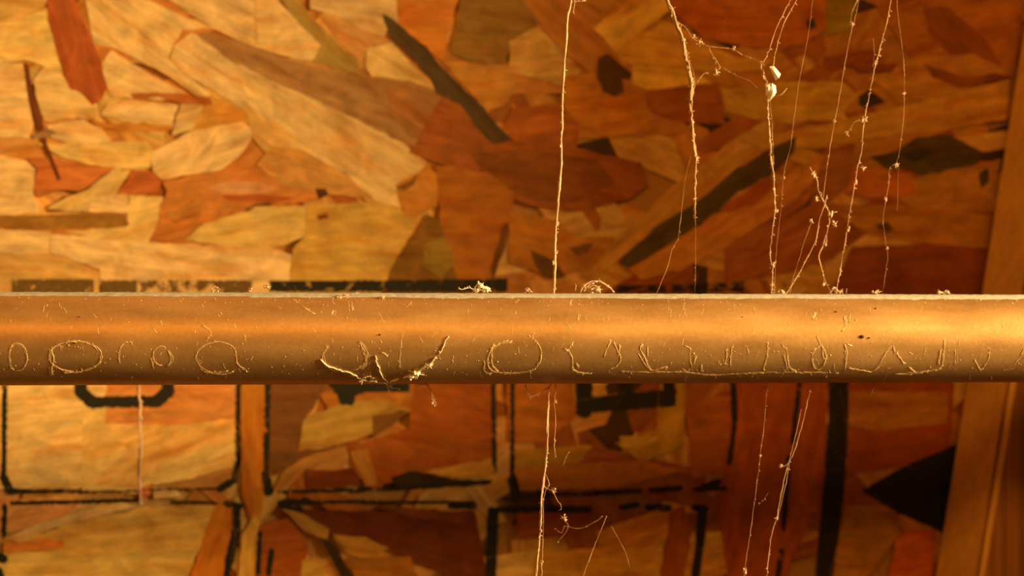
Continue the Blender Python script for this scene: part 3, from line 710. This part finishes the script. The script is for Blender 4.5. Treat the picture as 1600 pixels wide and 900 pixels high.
web('cobweb_thread', 'faint knotted thread hanging nearest the wooden stud',
    [([(1405,TOPY),(1402,-60),(1402,10),(1407,55),(1412,95),(1413,145),(1411,190),(1405,238),(1400,258)], 1.5, .5, .12), ([(1400,256),(1391,262),(1389,285),(1386,304),(1384,312)], 2.4, .8, .3),
     ([(1384,312),(1380,345),(1385,385),(1387,400),(1384,425),(1379,460)], 1.1, .5, .1), ([(1404,258),(1402,330)], .7, .3, 0)],
    [(1400,258,4.2,(1.2,.7,1)), (1384,311,3), (1412,146,2.4), (1386,388,2.2)], M_WEB_DIM)
web('cobweb_tangle', 'crooked forked web wisp like an upside-down twig, standing on the pipe',
    [([(1265,262),(1270,270),(1275,277),(1280,300),(1288,315)], 4.2, .7, .3), ([(1292,305),(1289,318),(1280,345),(1275,375),(1260,405),(1248,428),(1228,460)], 3.2, .4, .1),
     ([(1288,315),(1294,330),(1296,342),(1293,360),(1285,385),(1279,400),(1284,420),(1290,440),(1300,460)], 3.4, .5, .15), ([(1294,330),(1302,332),(1308,331)], 2.0), ([(1292,368),(1290,380)], 2.2), ([(1283,306),(1276,311)], .9), ([(1297,340),(1304,350)], .9)],
    [(1271,272,4.5,(.9,.7,1.5)), (1276,311,4,(.8,.7,1.4)), (1298,334,5,(1.1,.7,1)), (1304,350,4.2,(1,.7,1.2)), (1289,381,3.2,(.7,.7,1.5)), (1287,444,3), (1303,452,4.5,(1.5,.8,.9))])
web('cobweb_thread', 'short faint thread left of the crooked web wisp',
    [([(1269,341),(1266,352),(1256,380),(1247,410),(1238,440),(1234,460)], 1.5, .4, .1)], [(1268,346,3)], M_WEB_DIM)
# below the pipe
web('cobweb_thread', 'pale thread dangling under the middle of the pipe with a hooked curl at its top',
    [([(820,596),(823,609),(828,620),(838,617),(848,610),(858,605),(862,598)], 2.8, .6, .3), ([(828,620),(829,626)], 2.4), ([(858,604),(857,625),(856,650),(855,690),(852,730),(848,760),(845,800),(842,850),(838,900),(836,990)], 4.0, .6, .12, 2),
     ([(868,600),(867,630),(868,660),(866,690),(868,712)], 1.4, .7, .15), ([(852,740),(858,758),(850,775),(848,860),(843,960)], 1.4, .6, .1), ([(874,597),(873,603)], 2.2)],
    [(846,880,3.4,(.8,.7,1.6)), (868,628,2.6)])
web('cobweb_tangle', 'small looping wisp with a reddish end beside the pale thread under the pipe',
    [([(848,758),(856,764),(864,768),(869,780),(876,788),(877,796)], 2.0, .5, .2), ([(890,706),(884,715),(880,728)], 1.4, .5, .2), ([(878,810),(888,820),(884,832),(875,842),(868,850)], 1.0, .5, .1), ([(868,826),(878,833),(882,822),(905,826),(930,815),(942,806)], 1.1, .6, .1)],
    [(865,767,3.6,(.8,.7,1.4)), (881,810,5,(1,.7,1.1))], M_WEB_DIM)
web('cobweb_thread', 'short slanting thread at the bottom, right of the dangling pale thread',
    [([(948,806),(943,818),(935,838),(922,870),(910,905),(890,980)], 2.2, .4, .1)], (), M_WEB_DIM)
web('cobweb_thread', 'hair-thin thread at the bottom slanting down to the right',
    [([(955,822),(968,845),(977,862),(984,885)], .9, .3, .05)], (), M_WEB_DIM)
web('cobweb_thread', 'thin straight thread below the pipe ending in a tiny ball',
    [([(1199,596),(1196,640),(1192,680),(1188,710),(1184,745),(1178,790),(1171,840),(1166,872),(1160,920)], 1.7, .5, .1), ([(1184,790),(1195,778),(1200,770)], .8)],
    [(1163,893,4.5,(1,.7,.9)), (1198,608,3.2,(.7,.7,1.4)), (1188,712,2)], M_WEB_DIM)
web('cobweb_thread', 'double slanting thread below the pipe left of the black stamped bar',
    [([(1270,596),(1264,618),(1258,645),(1250,675),(1240,708),(1230,730),(1221,770),(1213,812),(1205,838),(1198,900),(1194,980)], 2.6, .6, .12), ([(1252,640),(1243,680),(1231,725),(1219,728)], 1.6, .5, .1), ([(1234,720),(1226,765),(1214,812)], 1.6, .5, .1)],
    [(1265,610,3.2,(.7,.7,1.5)), (1220,728,2.6), (1213,810,3.4,(.8,.7,1.8))], M_WEB)
web('cobweb_thread', 'tiny wisp under the pipe between the black bar and the stud',
    [([(1366,596),(1364,608),(1360,618)], 2.0, .4, .3)], (), M_WEB_DIM)
web('cobweb_thread', 'soft pinkish thread hanging below the pipe over the stamped letter at left',
    [([(217,590),(216,612),(219,632),(218,650),(219,700),(218,740),(221,790)], 6.0, .9, .12, 2), ([(210,680),(214,720),(216,770)], 2.0, .5, .05)], [(218,630,6,(.9,.7,2.2)), (219,655,5,(.9,.7,2))], M_WEB, Y=-.02)

# bits lying on the pipe
def resting(name, label, cat, curves, lumps, mat=M_WEB, back=0.0, group=None):
    """fluff on or around the pipe: curves of pixel points, (x, y, width) lists, in the plane of the pipe's crown or on its face"""
    bm = bmesh.new()
    for pts, wd, face in curves:
        sm = smooth(pts, 3.5); P = []
        for x, y in sm:
            if face: P.append(on_pipe(x+R.gauss(0, .7), y+R.gauss(0, .7), .00015))
            else: P.append(on_plane(x+R.gauss(0, .4), y+R.gauss(0, .4), YW))
        ph = R.uniform(0, 99)
        tube(bm, P, lambda t, ph=ph, wd=wd: wd*.8*PX/2*max(.3, .9+.7*noise.noise(Vector((t*7, ph, 0)))), 5)
        for (x, y) in sm:
            if R.random() < .3:
                a = R.uniform(0, 6.28); L = R.uniform(1.5, 3.5)
                f = (lambda x, y: on_pipe(x, y, .0004)) if face else (lambda x, y: on_plane(x, y, YW))
                tube(bm, [f(x, y), f(x+math.cos(a)*L, y+math.sin(a)*L)], PX*.4, 4)
    ob = tag(from_bm(name, bm, mat), label, cat, group)
    for (x, y, r, st, face) in lumps:
        bm = bmesh.new(); c = on_pipe(x, y, .0002) if face else on_plane(x, y, YW)
        for k in range(6):
            d = Vector((R.gauss(0, .5)*st[0], R.gauss(0, .3), R.gauss(0, .4)*st[2]))*r*PX
            lump(bm, c+d, r*PX*R.uniform(.25, .55), (R.uniform(.5, 1.5), R.uniform(.5, 1), R.uniform(.5, 1.3)), x*.21+k)
        for k in range(7):
            a = R.uniform(0, 6.28); tube(bm, [c, c+Vector((math.cos(a)*st[0], R.uniform(-.4, .4), math.sin(a)))*r*PX*R.uniform(.9, 1.7)], lambda t: PX*(.7-.4*t), 4)
        from_bm('fluff', bm, mat, ob)
    return ob
resting('dust_tuft', 'bright jagged tuft of dust on top of the pipe, left of the thick thread', 'dust',
        [([(716,449),(722,453),(730,450),(738,451)],1.8,0), ([(733,447),(738,452),(744,455)],2.4,0), ([(747,440),(749,448),(746,456)],3.5,0), ([(750,442),(757,448),(766,452)],3.5,0), ([(760,446),(765,450),(763,456)],2.6,0), ([(741,452),(745,446),(748,442)],2.6,0)],
        [(749,450,6.5,(1,.8,1),0), (757,453,6,(1.2,.8,.8),0), (744,454,4.5,(1,.8,.8),0)], M_FLAKE)
resting('dust_tuft', 'fluffy arched tuft of dust on top of the pipe, just right of the thick thread', 'dust',
        [([(907,457),(910,448),(917,443),(926,439),(933,440)],3.6,0), ([(912,456),(918,447),(928,442)],3.0,0), ([(926,440),(938,440),(946,446),(953,450),(960,457)],3.6,0), ([(936,438),(944,444),(952,446)],2.4,0), ([(918,452),(926,446),(934,450),(938,457)],3.2,0), ([(900,445),(899,455)],1.6,0), ([(922,458),(928,450),(936,448)],2.6,0)],
        [(931,453,6,(1.3,.8,.8),0), (924,452,5,(1.2,.8,.9),0), (913,449,3.6,(1,.8,1),0)])
resting('dust_crumb', 'small ring-shaped crumb on top of the pipe at left', 'dust', [(arc(336,453,5,5,0,340,10),2.2,0)], [(332,453,2.4,(1,1,1),0)])
resting('dust_crumb', 'pale pink crumb on top of the pipe, second from left', 'dust', [([(413,450),(418,445),(421,451)],2.2,0)], [(417,448,4.2,(1,.8,1),0)])
resting('dust_crumb', 'white speck on top of the pipe between the ring crumb and the pink crumb', 'dust', [([(387,452),(392,456)],1.8,0)], [(391,453,3,(1,.8,1),0)])
resting('dust_crumb', 'pair of crumbs at the front edge of the pipe top, left of centre', 'dust', [([(548,455),(552,459),(560,454)],1.8,1), ([(528,464),(535,462)],2.0,1)], [(530,464,3.8,(1.3,.6,.9),1), (540,463,3.4,(1.4,.6,.8),1), (598,465,3.4,(1.4,.6,.9),1)])
resting('dust_crumb', 'tiny pointed crumb on the pipe top left of the thick thread', 'dust', [([(820,458),(823,449),(831,457)],2.2,0)], [(824,454,3.2,(1,.8,1),0)])
resting('dust_crumb', 'crumb at the foot of the beaded slanting thread', 'dust', [([(1295,459),(1303,452),(1312,455),(1318,459)],2.2,0), ([(1322,459),(1323,451)],1.5,0)], [(1310,456,4,(1.4,.8,.8),0)], M_WEB_DIM)
resting('dust_crumb', 'flat wide crumb on the pipe top nearest the stud', 'dust', [([(1466,453),(1472,457),(1482,455)],2.4,0)], [(1474,457,4.5,(1.8,.8,.6),0)])
resting('dust_crumb', 'pale crumb on the pipe top at the foot of the white-husk thread', 'dust', [([(1216,458),(1222,453),(1226,458)],2.2,0)], [(1221,457,4,(1.2,.8,.8),0)])
resting('dust_crumb', 'low crumb on the pipe top between the beaded thread and the stud', 'dust', [([(1366,457),(1373,455)],1.8,0)], [(1369,457,3.6,(1.5,.8,.7),0)])
resting('frayed_fibres', 'frayed grey fibres sagging around the underside of the pipe left of centre', 'fibre',
        [([(500,562),(512,572),(528,578),(545,583),(560,590),(575,596),(592,597),(604,600)],2.6,1), ([(587,558),(592,575),(597,588),(606,598)],2.0,1), ([(606,598),(615,594),(623,593)],2.4,1), ([(604,600),(612,606),(625,608)],2.8,0),
         ([(630,590),(642,588),(652,582),(662,575),(672,568),(682,558)],2.8,1), ([(654,584),(652,600),(650,604)],1.8,0), ([(566,592),(575,588),(585,592)],2.2,1), ([(604,600),(608,612)],2.6,0)],
        [(650,584,6,(1.6,.7,.9),1), (643,588,4.5,(1,.7,1.1),1), (566,594,4.5,(1,.7,1),1), (584,595,4,(1.5,.7,.8),1), (609,603,4.5,(1.2,.7,1.2),0), (670,571,4,(1.2,.7,1),1)], M_FLAKE)
resting('curled_fibre', 'pale curled fibre dangling below the pipe from the frayed fibres', 'fibre',
        [([(653,600),(660,600),(668,602),(673,610),(675,620),(677,630)],2.4,0), ([(674,612),(679,628),(682,633)],1.6,0)], [(677,629,4,(.9,.7,1.4),0)], M_WEB)
resting('straw_sliver', 'straight pale sliver clinging to the front of the pipe above the frayed fibres', 'sliver',
        [([(686,554),(690,547),(695,536),(701,524)],2.0,1)], [], M_FLAKE)
